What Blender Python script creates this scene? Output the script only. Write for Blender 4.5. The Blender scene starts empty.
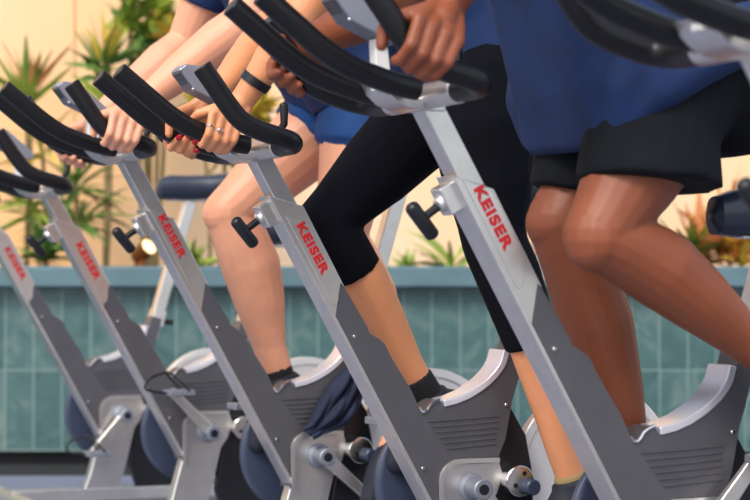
import bpy, bmesh, math, random
from mathutils import Vector, Matrix, Quaternion
random.seed(7)
S = bpy.context.scene
COL = S.collection
PI = math.pi

# ---------------------------------------------------------------- camera, world, sun, exposure
cam_d = bpy.data.cameras.new('camera'); cam = bpy.data.objects.new('camera', cam_d); COL.objects.link(cam)
cam_d.sensor_width = 36.0; cam_d.lens = 2150 / 750 * 36.0
cam.location = (0, 0, 0.74); cam.rotation_euler = (math.radians(90 + 0.837), 0, 0)
cam_d.clip_start = 0.05; cam_d.clip_end = 200
cam_d.dof.use_dof = True; cam_d.dof.focus_distance = 4.25; cam_d.dof.aperture_fstop = 5.0
S.camera = cam

w = bpy.data.worlds.new('sky'); S.world = w; w.use_nodes = True
nt = w.node_tree; bg = nt.nodes['Background']
sky = nt.nodes.new('ShaderNodeTexSky'); sky.sky_type = 'NISHITA'
sky.sun_disc = False; sky.sun_elevation = math.radians(48); sky.sun_rotation = math.radians(200)
sky.air_density = 1.0; sky.dust_density = 2.5; sky.ozone_density = 0.8
hsv = nt.nodes.new('ShaderNodeHueSaturation'); hsv.inputs['Saturation'].default_value = 0.55
nt.links.new(sky.outputs[0], hsv.inputs['Color']); nt.links.new(hsv.outputs[0], bg.inputs['Color'])
bg.inputs['Strength'].default_value = 0.25

sun_d = bpy.data.lights.new('sun', 'SUN'); sun_d.energy = 2.0; sun_d.angle = math.radians(18); sun_d.color = (1.0, 0.91, 0.78)
sun = bpy.data.objects.new('sun', sun_d); COL.objects.link(sun)
sun.rotation_euler = Vector((0.42, 0.62, -0.75)).to_track_quat('-Z', 'Y').to_euler()

S.view_settings.view_transform = 'Standard'; S.view_settings.look = 'None'
S.view_settings.gamma = 1.0; S.view_settings.use_curve_mapping = False
S.view_settings.exposure = 0.07

# ---------------------------------------------------------------- materials
def lin(r, g, b):
    f = lambda c: (c / 255 / 12.92) if c / 255 <= 0.04045 else ((c / 255 + 0.055) / 1.055) ** 2.4
    return (f(r), f(g), f(b), 1)

def mat(name, col, rough=0.5, metal=0.0, var=0.0, scale=8.0, bump=0.0, bscale=60.0, sss=0.0, spec=0.5, stretch=(1, 1, 1), col2=None):
    m = bpy.data.materials.new(name); m.use_nodes = True
    n = m.node_tree; p = n.nodes['Principled BSDF']
    p.inputs['Roughness'].default_value = rough; p.inputs['Metallic'].default_value = metal
    p.inputs['Specular IOR Level'].default_value = spec
    p.inputs['Base Color'].default_value = col
    tc = n.nodes.new('ShaderNodeTexCoord'); mp = n.nodes.new('ShaderNodeMapping')
    mp.inputs['Scale'].default_value = stretch
    n.links.new(tc.outputs['Object'], mp.inputs['Vector'])
    if var > 0 or col2:
        nz = n.nodes.new('ShaderNodeTexNoise'); nz.inputs['Scale'].default_value = scale; nz.inputs['Detail'].default_value = 4
        n.links.new(mp.outputs[0], nz.inputs['Vector'])
        rp = n.nodes.new('ShaderNodeValToRGB')
        c2 = col2 or tuple(min(1, c * (1 + var)) for c in col[:3]) + (1,)
        c1 = col if col2 else tuple(c * (1 - var) for c in col[:3]) + (1,)
        rp.color_ramp.elements[0].color = c1; rp.color_ramp.elements[1].color = c2
        rp.color_ramp.elements[0].position = 0.35; rp.color_ramp.elements[1].position = 0.65
        n.links.new(nz.outputs['Fac'], rp.inputs[0]); n.links.new(rp.outputs[0], p.inputs['Base Color'])
    if bump > 0:
        nb = n.nodes.new('ShaderNodeTexNoise'); nb.inputs['Scale'].default_value = bscale; nb.inputs['Detail'].default_value = 3
        n.links.new(mp.outputs[0], nb.inputs['Vector'])
        bp = n.nodes.new('ShaderNodeBump'); bp.inputs['Strength'].default_value = bump; bp.inputs['Distance'].default_value = 0.004
        n.links.new(nb.outputs['Fac'], bp.inputs['Height']); n.links.new(bp.outputs[0], p.inputs['Normal'])
    if sss > 0:
        p.inputs['Subsurface Weight'].default_value = sss
        p.inputs['Subsurface Radius'].default_value = (0.012, 0.005, 0.003)
        p.inputs['Subsurface Scale'].default_value = 1.0
    return m

M = dict(
    silver=mat('brushed_silver', lin(222, 219, 216), 0.30, 0.88, 0.04, 30, 0.03, 220),
    bright=mat('polished_metal', lin(225, 222, 218), 0.18, 1.0),
    plate=mat('charcoal_paint', lin(94, 93, 98), 0.42, 0.45, 0.05, 14, 0.05, 500),
    rubber=mat('black_grip_foam', lin(14, 14, 16), 0.38, 0, 0.15, 40, 0.05, 400, spec=0.4),
    black=mat('black_plastic', lin(20, 21, 26), 0.35),
    navydisc=mat('navy_guard', lin(58, 68, 92), 0.4, 0.25, 0.05, 10),
    wheel=mat('cast_wheel', lin(232, 226, 222), 0.34, 0.6, 0.06, 4, stretch=(1, 1, 1)),
    red=mat('red_ink', lin(200, 30, 36), 0.4),
    white=mat('white_plastic', lin(225, 224, 222), 0.4),
    saddle=mat('black_vinyl', lin(38, 46, 62), 0.28, 0, 0.1, 20),
    gluecol=mat('dark_screen', lin(60, 56, 58), 0.2),
    skin_pale=mat('pale_skin', lin(225, 160, 128), 0.48, 0, 0.05, 14, 0.05, 160, 0.12),
    skin_tan=mat('tan_skin', lin(218, 146, 102), 0.45, 0, 0.05, 14, 0.05, 160, 0.12),
    skin_brown=mat('brown_skin', lin(132, 70, 42), 0.52, 0, 0.07, 12, 0.05, 160, 0.08),
    navyshirt=mat('navy_fabric', lin(10, 38, 82), 0.9, 0, 0.18, 10, 0.2, 300),
    blueshorts=mat('blue_fabric', lin(20, 62, 116), 0.9, 0, 0.15, 10, 0.2, 300),
    legging=mat('black_legging', lin(9, 11, 19), 0.9, 0, 0.15, 14, 0.12, 350, spec=0.15),
    blackshorts=mat('black_shorts_fabric', lin(15, 18, 24), 0.9, 0, 0.15, 9, 0.2, 260, spec=0.2),
    rail=mat('satin_rail', lin(226, 226, 236), 0.26, 0.55),
    dull=mat('dull_metal', lin(150, 154, 166), 0.5, 0.7),
    palesock=mat('pale_sock', lin(150, 128, 84), 0.9),
    sock=mat('black_sock', lin(22, 22, 26), 0.9),
    shoe=mat('dark_shoe', lin(22, 27, 42), 0.7, 0, 0.15, 20),
    sole=mat('shoe_sole', lin(200, 198, 190), 0.6),
    hair=mat('dark_hair', lin(40, 28, 22), 0.6, 0, 0.3, 40),
    cloth=mat('navy_cloth', lin(24, 34, 60), 0.85, 0, 0.2, 16, 0.15, 240),
    nail=mat('red_nail_polish', lin(190, 18, 30), 0.2),
    green=mat('leaf_green', lin(88, 120, 44), 0.5, 0, 0, 7, col2=lin(150, 165, 62)),
    dgreen=mat('leaf_dark_green', lin(58, 96, 42), 0.5, 0, 0, 7, col2=lin(104, 138, 56)),
    yellow=mat('leaf_yellow', lin(214, 178, 62), 0.55, 0, 0, 6, col2=lin(150, 150, 60)),
    dry=mat('dry_leaf', lin(190, 110, 60), 0.65, 0, 0, 6, col2=lin(222, 164, 104)),
    stem=mat('plant_stem', lin(120, 104, 66), 0.8, 0, 0.2, 20),
    soil=mat('dark_soil', lin(60, 52, 46), 0.95, 0, 0.35, 20, 0.6, 30),
    bronze=mat('bronze_lamp', lin(130, 76, 34), 0.35, 0.7, 0.1, 20),
)

def wall_mat():
    m = mat('peach_stucco', lin(236, 182, 124), 0.9, 0, 0, 0.5, 0.15, 40, col2=lin(232, 204, 170))
    return m

def tile_mat():
    m = bpy.data.materials.new('teal_slate_tile'); m.use_nodes = True
    n = m.node_tree; p = n.nodes['Principled BSDF']; L = n.links.new
    tc = n.nodes.new('ShaderNodeTexCoord'); sep = n.nodes.new('ShaderNodeSeparateXYZ')
    L(tc.outputs['Object'], sep.inputs[0])
    def math_(op, a, b=None):
        q = n.nodes.new('ShaderNodeMath'); q.operation = op
        for i, v in enumerate((a, b)):
            if v is None: continue
            if isinstance(v, (int, float)): q.inputs[i].default_value = v
            else: L(v, q.inputs[i])
        return q.outputs[0]
    u = math_('DIVIDE', sep.outputs['X'], 0.114); v = math_('DIVIDE', math_('SUBTRACT', sep.outputs['Z'], 0.064), 0.32)
    fu, fv = math_('FRACT', u), math_('FRACT', v)
    iu, iv = math_('FLOOR', u), math_('FLOOR', v)
    cmb = n.nodes.new('ShaderNodeCombineXYZ'); L(iu, cmb.inputs[0]); L(iv, cmb.inputs[1])
    wn = n.nodes.new('ShaderNodeTexWhiteNoise'); wn.noise_dimensions = '2D'; L(cmb.outputs[0], wn.inputs['Vector'])
    du = math_('MINIMUM', fu, math_('SUBTRACT', 1.0, fu)); dv = math_('MINIMUM', fv, math_('SUBTRACT', 1.0, fv))
    g = math_('MAXIMUM', math_('LESS_THAN', du, 0.022), math_('LESS_THAN', dv, 0.008))
    nz = n.nodes.new('ShaderNodeTexNoise'); nz.inputs['Scale'].default_value = 9; nz.inputs['Detail'].default_value = 6; nz.inputs['Distortion'].default_value = 1.2
    L(tc.outputs['Object'], nz.inputs['Vector'])
    nz2 = n.nodes.new('ShaderNodeTexNoise'); nz2.inputs['Scale'].default_value = 1.1; L(tc.outputs['Object'], nz2.inputs['Vector'])
    rp = n.nodes.new('ShaderNodeValToRGB'); e = rp.color_ramp.elements
    e[0].position = 0.3; e[0].color = lin(40, 74, 78); e[1].position = 0.75; e[1].color = lin(116, 132, 124)
    k = e.new(0.52); k.color = lin(66, 98, 98)
    f = math_('ADD', math_('MULTIPLY', nz.outputs['Fac'], 0.55), math_('ADD', math_('MULTIPLY', wn.outputs['Value'], 0.16), math_('MULTIPLY', nz2.outputs['Fac'], 0.26)))
    L(f, rp.inputs[0])
    mx = n.nodes.new('ShaderNodeMix'); mx.data_type = 'RGBA'
    L(g, mx.inputs['Factor']); L(rp.outputs[0], mx.inputs[6]); mx.inputs[7].default_value = lin(118, 140, 136)
    L(mx.outputs[2], p.inputs['Base Color']); p.inputs['Roughness'].default_value = 0.4
    return m
M['wall'] = wall_mat(); M['tile'] = tile_mat()
M['cap'] = mat('blue_grey_coping', lin(82, 110, 118), 0.6, 0, 0.1, 5, 0.15, 60)
M['toe'] = mat('dark_base_trim', lin(26, 26, 28), 0.8)
M['floor'] = mat('pale_paving', lin(112, 118, 138), 0.55, 0, 0.07, 4, 0.1, 30)
def emis(name, col, st):
    m = bpy.data.materials.new(name); m.use_nodes = True; n = m.node_tree; p = n.nodes['Principled BSDF']
    p.inputs['Base Color'].default_value = col; p.inputs['Emission Color'].default_value = col; p.inputs['Emission Strength'].default_value = st
    return m
M['lens'] = emis('lamp_lens_glow', lin(255, 226, 170), 1.2)

# ---------------------------------------------------------------- mesh helpers
class MB:
    def __init__(s): s.v = []; s.f = []
    def add(s, vs, fs):
        o = len(s.v); s.v += [tuple(q) for q in vs]; s.f += [tuple(i + o for i in q) for q in fs]; return s
    def prism(s, poly, y0, y1):
        """polygon of (x, z) extruded along y"""
        a = sum(poly[i][0] * poly[(i + 1) % len(poly)][1] - poly[(i + 1) % len(poly)][0] * poly[i][1] for i in range(len(poly)))
        if a < 0: poly = poly[::-1]
        n = len(poly)
        vs = [(x, y0, z) for x, z in poly] + [(x, y1, z) for x, z in poly]
        fs = [tuple(range(n)), tuple(range(2 * n - 1, n - 1, -1))]
        fs += [((i + 1) % n, i, i + n, (i + 1) % n + n) for i in range(n)]
        return s.add(vs, fs)
    def box(s, c, d, R=None):
        R = R or Matrix.Identity(3)
        c = Vector(c); hx, hy, hz = d[0] / 2, d[1] / 2, d[2] / 2
        vs = [c + R @ Vector((x * hx, y * hy, z * hz)) for x in (-1, 1) for y in (-1, 1) for z in (-1, 1)]
        return s.add(vs, [(0, 1, 3, 2), (4, 6, 7, 5), (0, 4, 5, 1), (2, 3, 7, 6), (0, 2, 6, 4), (1, 5, 7, 3)])
    def tube(s, pts, rad, n=16, caps=True, ratio=1.0, up=(0, 0, 1), dome=False):
        pts = [Vector(p) for p in pts]
        if not hasattr(rad, '__len__'): rad = [rad] * len(pts)
        rad = list(rad)
        if dome:
            for end in (0, -1):
                d = (pts[0] - pts[1]).normalized() if end == 0 else (pts[-1] - pts[-2]).normalized()
                r = rad[end]; p = pts[end].copy()
                ex = [(p + d * r * math.sin(t) * 0.7, r * math.cos(t)) for t in (0.5, 0.95, 1.3)]
                if end == 0:
                    pts = [q for q, _ in ex[::-1]] + pts; rad = [q for _, q in ex[::-1]] + rad
                else:
                    pts += [q for q, _ in ex]; rad += [q for _, q in ex]
        rings = []; prev = None
        for i, p in enumerate(pts):
            t = (pts[min(i + 1, len(pts) - 1)] - pts[max(i - 1, 0)]).normalized()
            if prev is None:
                u = Vector(up); u = u - t * u.dot(t)
                if u.length < 1e-4: u = Vector((1, 0, 0)) - t * t.x
                u.normalize()
            else:
                u = prev - t * prev.dot(t); u.normalize()
            prev = u; v = t.cross(u)
            rings.append([p + u * (rad[i] * math.cos(2 * PI * k / n)) + v * (rad[i] * ratio * math.sin(2 * PI * k / n)) for k in range(n)])
        vs = [q for r in rings for q in r]; fs = []
        for i in range(len(rings) - 1):
            for k in range(n):
                a = i * n + k; b = i * n + (k + 1) % n
                fs.append((a, b, b + n, a + n))
        if caps:
            fs.append(tuple(range(n - 1, -1, -1))); fs.append(tuple(range(len(vs) - n, len(vs))))
        return s.add(vs, fs)
    def lathe(s, c, axis, prof, n=48, caps=True):
        """prof: list of (distance along axis, radius)"""
        c = Vector(c); a = Vector(axis).normalized()
        return s.tube_raw([c + a * d for d, _ in prof], [r for _, r in prof], a, n, caps)
    def tube_raw(s, pts, rad, t, n, caps):
        u = Vector((0, 0, 1)); u = u - t * u.dot(t)
        if u.length < 1e-3: u = Vector((1, 0, 0)) - t * t.x
        u.normalize(); v = t.cross(u)
        vs = [p + u * (r * math.cos(2 * PI * k / n)) + v * (r * math.sin(2 * PI * k / n)) for p, r in zip(pts, rad) for k in range(n)]
        fs = []
        for i in range(len(pts) - 1):
            for k in range(n):
                a = i * n + k; b = i * n + (k + 1) % n
                fs.append((a, b, b + n, a + n))
        if caps:
            fs.append(tuple(range(n - 1, -1, -1))); fs.append(tuple(range(len(vs) - n, len(vs))))
        return s.add(vs, fs)
    def ball(s, c, r, seg=14, ring=9, sc=(1, 1, 1), R=None):
        c = Vector(c); vs = []; fs = []; R = R or Matrix.Identity(3)
        for i in range(ring + 1):
            th = PI * i / ring
            for k in range(seg):
                ph = 2 * PI * k / seg
                vs.append(c + R @ Vector((r * sc[0] * math.sin(th) * math.cos(ph), r * sc[1] * math.sin(th) * math.sin(ph), r * sc[2] * math.cos(th))))
        for i in range(ring):
            for k in range(seg):
                a = i * seg + k; b = i * seg + (k + 1) % seg
                fs.append((a, a + seg, b + seg, b))
        return s.add(vs, fs)
    def cone(s, a, b, ra, rb, n=18):
        a, b = Vector(a), Vector(b); t = (b - a)
        if t.length < 1e-5: return s
        return s.tube_raw([a, b], [ra, rb], t.normalized(), n, True)
    def chain(s, pts, rads, open0=False, open1=False):
        for i in range(len(pts) - 1): s.cone(pts[i], pts[i + 1], rads[i], rads[i + 1])
        for i, (p, r) in enumerate(zip(pts, rads)):
            if (i == 0 and open0) or (i == len(pts) - 1 and open1): continue
            s.ball(p, r)
        return s
    def mesh(s, name, angle=35):
        me = bpy.data.meshes.new(name); me.from_pydata(s.v, [], s.f)
        bm = bmesh.new(); bm.from_mesh(me)
        bmesh.ops.remove_doubles(bm, verts=bm.verts, dist=1e-6)
        bmesh.ops.recalc_face_normals(bm, faces=bm.faces)
        bm.to_mesh(me); bm.free()
        me.polygons.foreach_set('use_smooth', [True] * len(me.polygons))
        me.set_sharp_from_angle(angle=math.radians(angle))
        me.update(); return me

def link(name, me, m, parent=None, bevel=0, loc=None):
    o = bpy.data.objects.new(name, me); COL.objects.link(o)
    if m is not None and not me.materials: me.materials.append(m)
    if parent: o.parent = parent
    if loc: o.location = loc
    if bevel:
        b = o.modifiers.new('bevel', 'BEVEL'); b.width = bevel; b.segments = 2; b.limit_method = 'ANGLE'; b.angle_limit = math.radians(40)
        b.harden_normals = True
    return o

def struct(name, me, m):
    o = link(name, me, m); o['kind'] = 'structure'; return o
def tag(o, label, cat, group=None):
    o['label'] = label; o['category'] = cat
    if group: o['group'] = group
    return o

def spline(pts, n=8):
    """Catmull-Rom through points"""
    P = [Vector(p) for p in pts]; out = []
    for i in range(len(P) - 1):
        p0 = P[max(i - 1, 0)]; p1 = P[i]; p2 = P[i + 1]; p3 = P[min(i + 2, len(P) - 1)]
        for k in range(n):
            t = k / n
            out.append(0.5 * ((2 * p1) + (p2 - p0) * t + (2 * p0 - 5 * p1 + 4 * p2 - p3) * t * t + (3 * p1 - p0 - 3 * p2 + p3) * t ** 3))
    out.append(P[-1]); return out

def voxel(mb, name, size, smooth=4, fac=0.5):
    me = mb.mesh(name + '_src')
    o = bpy.data.objects.new(name + '_src', me); COL.objects.link(o)
    r = o.modifiers.new('r', 'REMESH'); r.mode = 'VOXEL'; r.voxel_size = size; r.use_smooth_shade = True
    if smooth:
        q = o.modifiers.new('s', 'SMOOTH'); q.factor = fac; q.iterations = smooth
    dg = bpy.context.evaluated_depsgraph_get(); dg.update()
    out = bpy.data.meshes.new_from_object(o.evaluated_get(dg)); out.name = name
    bpy.data.objects.remove(o); bpy.data.meshes.remove(me)
    out.materials.clear()
    out.polygons.foreach_set('use_smooth', [True] * len(out.polygons))
    return out

# ---------------------------------------------------------------- the setting
b = MB(); b.box((0, 4.2, -0.05), (16, 14, 0.1)); struct('floor', b.mesh('floor'), M['floor'])
FY = 8.62
b = MB(); b.box((0, FY + 0.06, 0.39), (12, 0.12, 0.66)); struct('wall_planter', b.mesh('wall_planter'), M['tile'])
b = MB(); b.box((0, FY + 0.09, 0.03), (12, 0.06, 0.06)); struct('baseboard_planter', b.mesh('baseboard'), M['toe'])
b = MB(); b.box((0, FY - 0.2, 0.002), (12, 0.42, 0.012)); struct('trim_2', b.mesh('dark_strip'), M['toe'])  # near-black strip laid on the floor along the planter's foot
b = MB(); b.box((0, FY + 0.05, 0.7575), (12, 0.26, 0.085)); struct('trim_1', b.mesh('trim'), M['cap']).modifiers.new('b', 'BEVEL').width = 0.008
b = MB(); b.box((0, FY + 0.63, 0.36), (12, 0.92, 0.72)); struct('planting_bed', b.mesh('soil'), M['soil'])
b = MB(); WY = FY + 1.15
JX = (75 - 375) * WY / 2150
b.box((-6 + JX - 0.004, WY + 0.1, 1.7), (12 - 0.004, 0.2, 3.4)); b.box((6 + JX, WY + 0.1, 1.7), (12 - 0.004, 0.2, 3.4))
b.box((JX, WY + 0.112, 1.7), (0.08, 0.2, 3.4))
struct('wall_back', b.mesh('wall'), M['wall'])

# ---------------------------------------------------------------- spin bikes (local frame: +X rearwards, +Y away from the viewer's side, Z up)
YAW = math.radians(22.908)
ORG = [(-1.097, 6.880), (-0.755, 6.055), (-0.414, 5.231), (-0.072, 4.407), (0.270, 3.583), (0.674, 2.759)]
PW = 0.068
def fx(z): return -0.035 + (0.70 - z) * 0.5615        # near front edge of the raked post
BODY_REAR = [(0.002, 0.736), (0.012, 0.727), (0.063, 0.645), (0.067, 0.634), (0.078, 0.627), (0.091, 0.620), (0.101, 0.611), (0.12, 0.577), (0.139, 0.548), (0.158, 0.520), (0.170, 0.497), (0.178, 0.478)]
LIP = [(0.178, 0.478), (0.184, 0.468), (0.191, 0.468), (0.197, 0.474), (0.203, 0.483), (0.212, 0.489), (0.224, 0.494)]
ARC = [(0.236, 0.477), (0.266, 0.483), (0.296, 0.494), (0.325, 0.510), (0.342, 0.522), (0.358, 0.536), (0.371, 0.551), (0.380, 0.566), (0.388, 0.592)]
CORNER = [(0.224, 0.232), (0.2235, 0.283), (0.223, 0.322), (0.227, 0.340), (0.238, 0.355), (0.253, 0.364), (0.272, 0.368), (0.363, 0.368)]
PD = Vector((0.4896, 0, -0.8719))                     # down the post
CACHE = {}
def cm(key, fn):
    if key not in CACHE: CACHE[key] = fn()
    return CACHE[key]

def letters():
    cu = bpy.data.curves.new('lettering', 'FONT'); cu.body = 'KEISER'; cu.align_x = 'CENTER'; cu.align_y = 'CENTER'
    cu.size = 0.028; cu.extrude = 0.0006; cu.offset = 0.0014; cu.space_character = 1.14
    o = bpy.data.objects.new('lettering_src', cu); COL.objects.link(o)
    dg = bpy.context.evaluated_depsgraph_get(); dg.update()
    me = bpy.data.meshes.new_from_object(o.evaluated_get(dg)); bpy.data.objects.remove(o)
    xs = [v.co.x for v in me.vertices]; ys = [v.co.y for v in me.vertices]
    sx = 0.117 / (max(xs) - min(xs)); sy = 0.0205 / (max(ys) - min(ys)); my = (max(ys) + min(ys)) / 2; mx = (max(xs) + min(xs)) / 2
    X = PD; U = Vector((0.8719, 0, 0.4896)); N = Vector((0, -1, 0)); c = Vector((-0.0745, -0.0026, 0.8335))
    for v in me.vertices:
        v.co = c + X * ((v.co.x - mx) * sx) + U * ((v.co.y - my) * sy) + N * v.co.z
    return me

def make_bike(i, dz, saddle_z, saddle_x, crank, label):
    x0, y0 = ORG[i]
    root = bpy.data.objects.new('exercise_bike', None); COL.objects.link(root)
    root.location = (x0, y0, 0); slide = lambda ref: (-0.5615 * (dz - ref), 0, dz - ref); root.rotation_euler = (0, 0, YAW)
    tag(root, label, 'exercise bike', 'spin bikes in a row')
    def part(name, key, fn, m, parent=root, bevel=0, loc=None):
        return link(name, cm(key, lambda: fn().mesh(name)), M[m] if m else None, parent, bevel, loc)
    # --- silver raked post with a thin front strip running down to the leg
    def f():
        b = MB()
        e = 0.009
        poly = [(fx(0.914), 0.914), (fx(0.893) + 0.064, 0.893), (0.012, 0.727), (0.002, 0.736), (-0.009, 0.669), (fx(0.62) + e, 0.62), (fx(0.24) + e, 0.24), (fx(0.224), 0.224)]
        return b.prism(poly, 0, PW)
    post = part('front_post', 'post', f, 'silver', bevel=0.004)
    def f():
        b = MB(); q = 0.013
        poly = [(fx(0.91) + q, 0.91), (fx(0.89) + 0.059, 0.89), (fx(0.778) + 0.059, 0.778), (-0.0235, 0.765), (-0.0245, 0.742), (-0.028, 0.731), (-0.034, 0.727), (-0.040, 0.731), (fx(0.745) + q, 0.745)]
        return b.prism(poly, -0.0018, 0.001)
    part('name_panel', 'panel', f, 'silver', bevel=0.0012, loc=slide(0.048))
    t = link('red_lettering', cm('text', letters), M['red'], root, loc=slide(0.0365))
    # --- charcoal V-shaped frame
    def f():
        e = 0.009
        poly = BODY_REAR + LIP[1:] + ARC + [(0.400, 0.627), (0.434, 0.617), (0.424, 0.580), (0.406, 0.518), (0.396, 0.490), (0.380, 0.408), (0.363, 0.368)]
        poly += CORNER[::-1][1:] + [(fx(0.24) + e, 0.24), (fx(0.62) + e, 0.62), (-0.009, 0.669)]
        return MB().prism(poly, 0.001, PW - 0.001)
    part('frame', 'frame', f, 'plate', bevel=0.0025)
    def f():
        b = MB()
        up = []
        for k, (x, z) in enumerate(ARC):
            a = ARC[max(k - 1, 0)]; c = ARC[min(k + 1, len(ARC) - 1)]
            d = Vector((c[0] - a[0], c[1] - a[1])).normalized(); up.append((x - d.y * 0.015, z + d.x * 0.015))
        return b.prism(ARC + up[::-1], -0.003, PW + 0.003)
    part('bowl_rail', 'rail', f, 'rail', bevel=0.003)
    def f():
        b = MB(); b.tube([(x, 0.0, z) for x, z in LIP], 0.0032, 8); return b
    part('bowl_lip', 'lip', f, 'bright')
    def f():
        b = MB()
        for k in range(6):
            t = k / 5; x0_ = 0.198 + 0.045 * t; z0 = 0.448 - 0.058 * t
            b.tube([(x0_, 0.0, z0), (0.30, 0.0, z0 + 0.004), (0.362 - 0.006 * t, 0.0, z0 + 0.008)], 0.0018, 6)
        return b
    part('ribs', 'ribs', f, 'plate')
    for k, (x, z) in enumerate(((0.033, 0.627), (0.380, 0.479), (0.187, 0.351))):
        part('bolt', 'bolt%d' % k, lambda: MB().lathe((x, 0.002, z), (0, -1, 0), [(0, 0.0052), (0.003, 0.0048), (0.005, 0.003)], 14), 'bright')
    def f():
        b = MB(); pts = spline([(x, 0, z) for x, z in CORNER], 4)
        inn = []
        for k, p in enumerate(pts):
            d = (pts[min(k + 1, len(pts) - 1)] - pts[max(k - 1, 0)]).normalized(); inn.append((p.x + d.z * 0.010, p.z - d.x * 0.010))
        return b.prism([(p.x, p.z) for p in pts] + inn[::-1], -0.004, 0.02)
    part('corner_trim', 'corner', f, 'silver', bevel=0.002)
    # --- silver front leg and bottom bracket
    def f():
        poly = [(0.234, 0.25), (0.233, 0.32), (0.245, 0.345), (0.272, 0.358), (0.37, 0.358), (0.380, 0.33), (0.365, 0.29), (0.345, 0.262), (0.315, 0.14), (0.288, 0.045), (0.168, 0.045), (0.195, 0.116), (0.225, 0.226)]
        return MB().prism(poly, 0.012, 0.056)
    part('front_leg', 'leg', f, 'silver', bevel=0.004)
    def f():
        b = MB(); b.lathe((0.302, 0.014, 0.307), (0, -1, 0), [(0, 0.030), (0.008, 0.030), (0.010, 0.025), (0.012, 0.0215), (0.065, 0.0215), (0.067, 0.019), (0.067, 0.011), (0.05, 0.011)], 32); return b
    part('bottom_bracket', 'bb', f, 'dull')
    part('bracket_hole', 'bbhole', lambda: MB().lathe((0.302, -0.0505, 0.307), (0, -1, 0), [(0, 0.0112), (0.004, 0.0112)], 20), 'black')
    def f():
        b = MB(); b.lathe((0.405, 0.02, 0.318), (0, -1, 0), [(0, 0.033), (0.036, 0.033), (0.038, 0.031)], 32); return b
    hub = part('wheel_bracket', 'hub', f, 'bright', bevel=0)
    part('bracket_bore', 'bores', lambda: MB().lathe((0.414, -0.0165, 0.334), (0, -1, 0), [(0, 0.0052), (0.002, 0.0052)], 14).lathe((0.393, -0.0165, 0.309), (0, -1, 0), [(0, 0.0052), (0.002, 0.0052)], 14), 'black')
    part('adjuster_knob', 'adjk', lambda: MB().lathe((0.424, -0.01, 0.306), (0, -1, 0), [(0, 0.017), (0.03, 0.017), (0.033, 0.014)], 24), 'navydisc')
    # --- far-side pulley guard, flywheel, dark fork
    part('pulley_guard', 'guard', lambda: MB().lathe((0.308, 0.172, 0.305), (0, -1, 0), [(-0.02, 0.148), (-0.012, 0.154), (0.0, 0.154), (0.004, 0.150), (0.006, 0.14), (0.010, 0.06), (0.012, 0.02)], 72), 'navydisc')
    part('flywheel', 'fly', lambda: MB().lathe((0.622, 0.062, 0.321), (0, -1, 0), [(-0.013, 0.19), (-0.010, 0.196), (0.010, 0.196), (0.013, 0.193), (0.013, 0.176), (0.008, 0.170), (0.006, 0.06), (0.014, 0.05), (0.016, 0.02)], 96), 'wheel')
    def f():
        return MB().prism([(0.392, 0.486), (0.436, 0.412), (0.452, 0.33), (0.455, 0.20), (0.62, 0.10), (0.62, 0.05), (0.36, 0.05), (0.33, 0.14), (0.36, 0.30), (0.366, 0.37)], 0.018, 0.046)
    part('rear_fork', 'fork', f, 'black', bevel=0.003)
    # --- base rail, stabilisers, feet
    part('base_rail', 'base', lambda: MB().box((0.42, 0.034, 0.05), (0.96, 0.05, 0.04)), 'silver', bevel=0.004)
    for k, x in enumerate((-0.05, 0.88)):
        st = part('stabiliser_bar', 'stab%d' % k, lambda: MB().tube([(x, -0.23, 0.04), (x, 0.30, 0.04)], 0.026, 18), 'silver')
        for s_, y in ((0, -0.21), (1, 0.28)):
            part('rubber_foot', 'foot%d%d' % (k, s_), lambda: MB().lathe((x, y, 0.0), (0, 0, 1), [(0, 0.024), (0.018, 0.02), (0.03, 0.012)], 18), 'black', parent=st)
    # --- seat post, saddle
    sx = saddle_x
    ztop = saddle_z - 0.075
    px_ = lambda z: 0.416 + 0.30 * (z - 0.60) + (sx if False else 0)
    part('seat_collar', 'collar', lambda: MB().prism([(0.398, 0.60), (0.412, 0.652), (0.452, 0.640), (0.438, 0.588)], 0.004, 0.064), 'silver', bevel=0.003)
    kn = part('collar_knob', 'cknob', lambda: MB().tube([(0.432, 0.034, 0.615), (0.462, 0.034, 0.607)], 0.006, 10).box((0.468, 0.034, 0.605), (0.014, 0.05, 0.018)), 'black')
    b = MB(); c0 = (px_(0.56), 0.56); c1 = (px_(ztop), ztop)
    b.prism([(c0[0] - 0.018, c0[1]), (c0[0] + 0.018, c0[1] - 0.01), (c1[0] + 0.018, c1[1] - 0.01), (c1[0] - 0.018, c1[1])], 0.014, 0.054)
    link('seat_post', b.mesh('seat_post'), M['silver'], root, 0.003)
    b = MB(); b.box((c1[0] + 0.01, 0.034, ztop + 0.006), (0.16, 0.036, 0.022)); b.box((c1[0], 0.034, ztop + 0.028), (0.05, 0.05, 0.03))
    link('saddle_slider', b.mesh('saddle_slider'), M['silver'], root, 0.003)
    def saddle():
        b = MB()
        st = [(-0.145, 0.016, 0.014, -0.006), (-0.135, 0.030, 0.034, -0.004), (-0.10, 0.036, 0.042, 0.0), (-0.04, 0.046, 0.042, 0.0), (0.02, 0.070, 0.042, 0.003), (0.07, 0.094, 0.042, 0.009), (0.105, 0.098, 0.040, 0.013), (0.128, 0.080, 0.026, 0.012), (0.138, 0.05, 0.014, 0.010)]
        n = 20; vs = []
        for x, hw, th, zc in st:
            for k in range(n):
                a = 2 * PI * k / n; cy, cz = math.cos(a), math.sin(a)
                yy = hw * abs(cy) ** 0.7 * (1 if cy >= 0 else -1); zz = th * abs(cz) ** 0.75 * (1 if cz >= 0 else -1)
                vs.append((x, yy, zc + zz))
        fs = [(r * n + k, r * n + (k + 1) % n, (r + 1) * n + (k + 1) % n, (r + 1) * n + k) for r in range(len(st) - 1) for k in range(n)]
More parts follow.
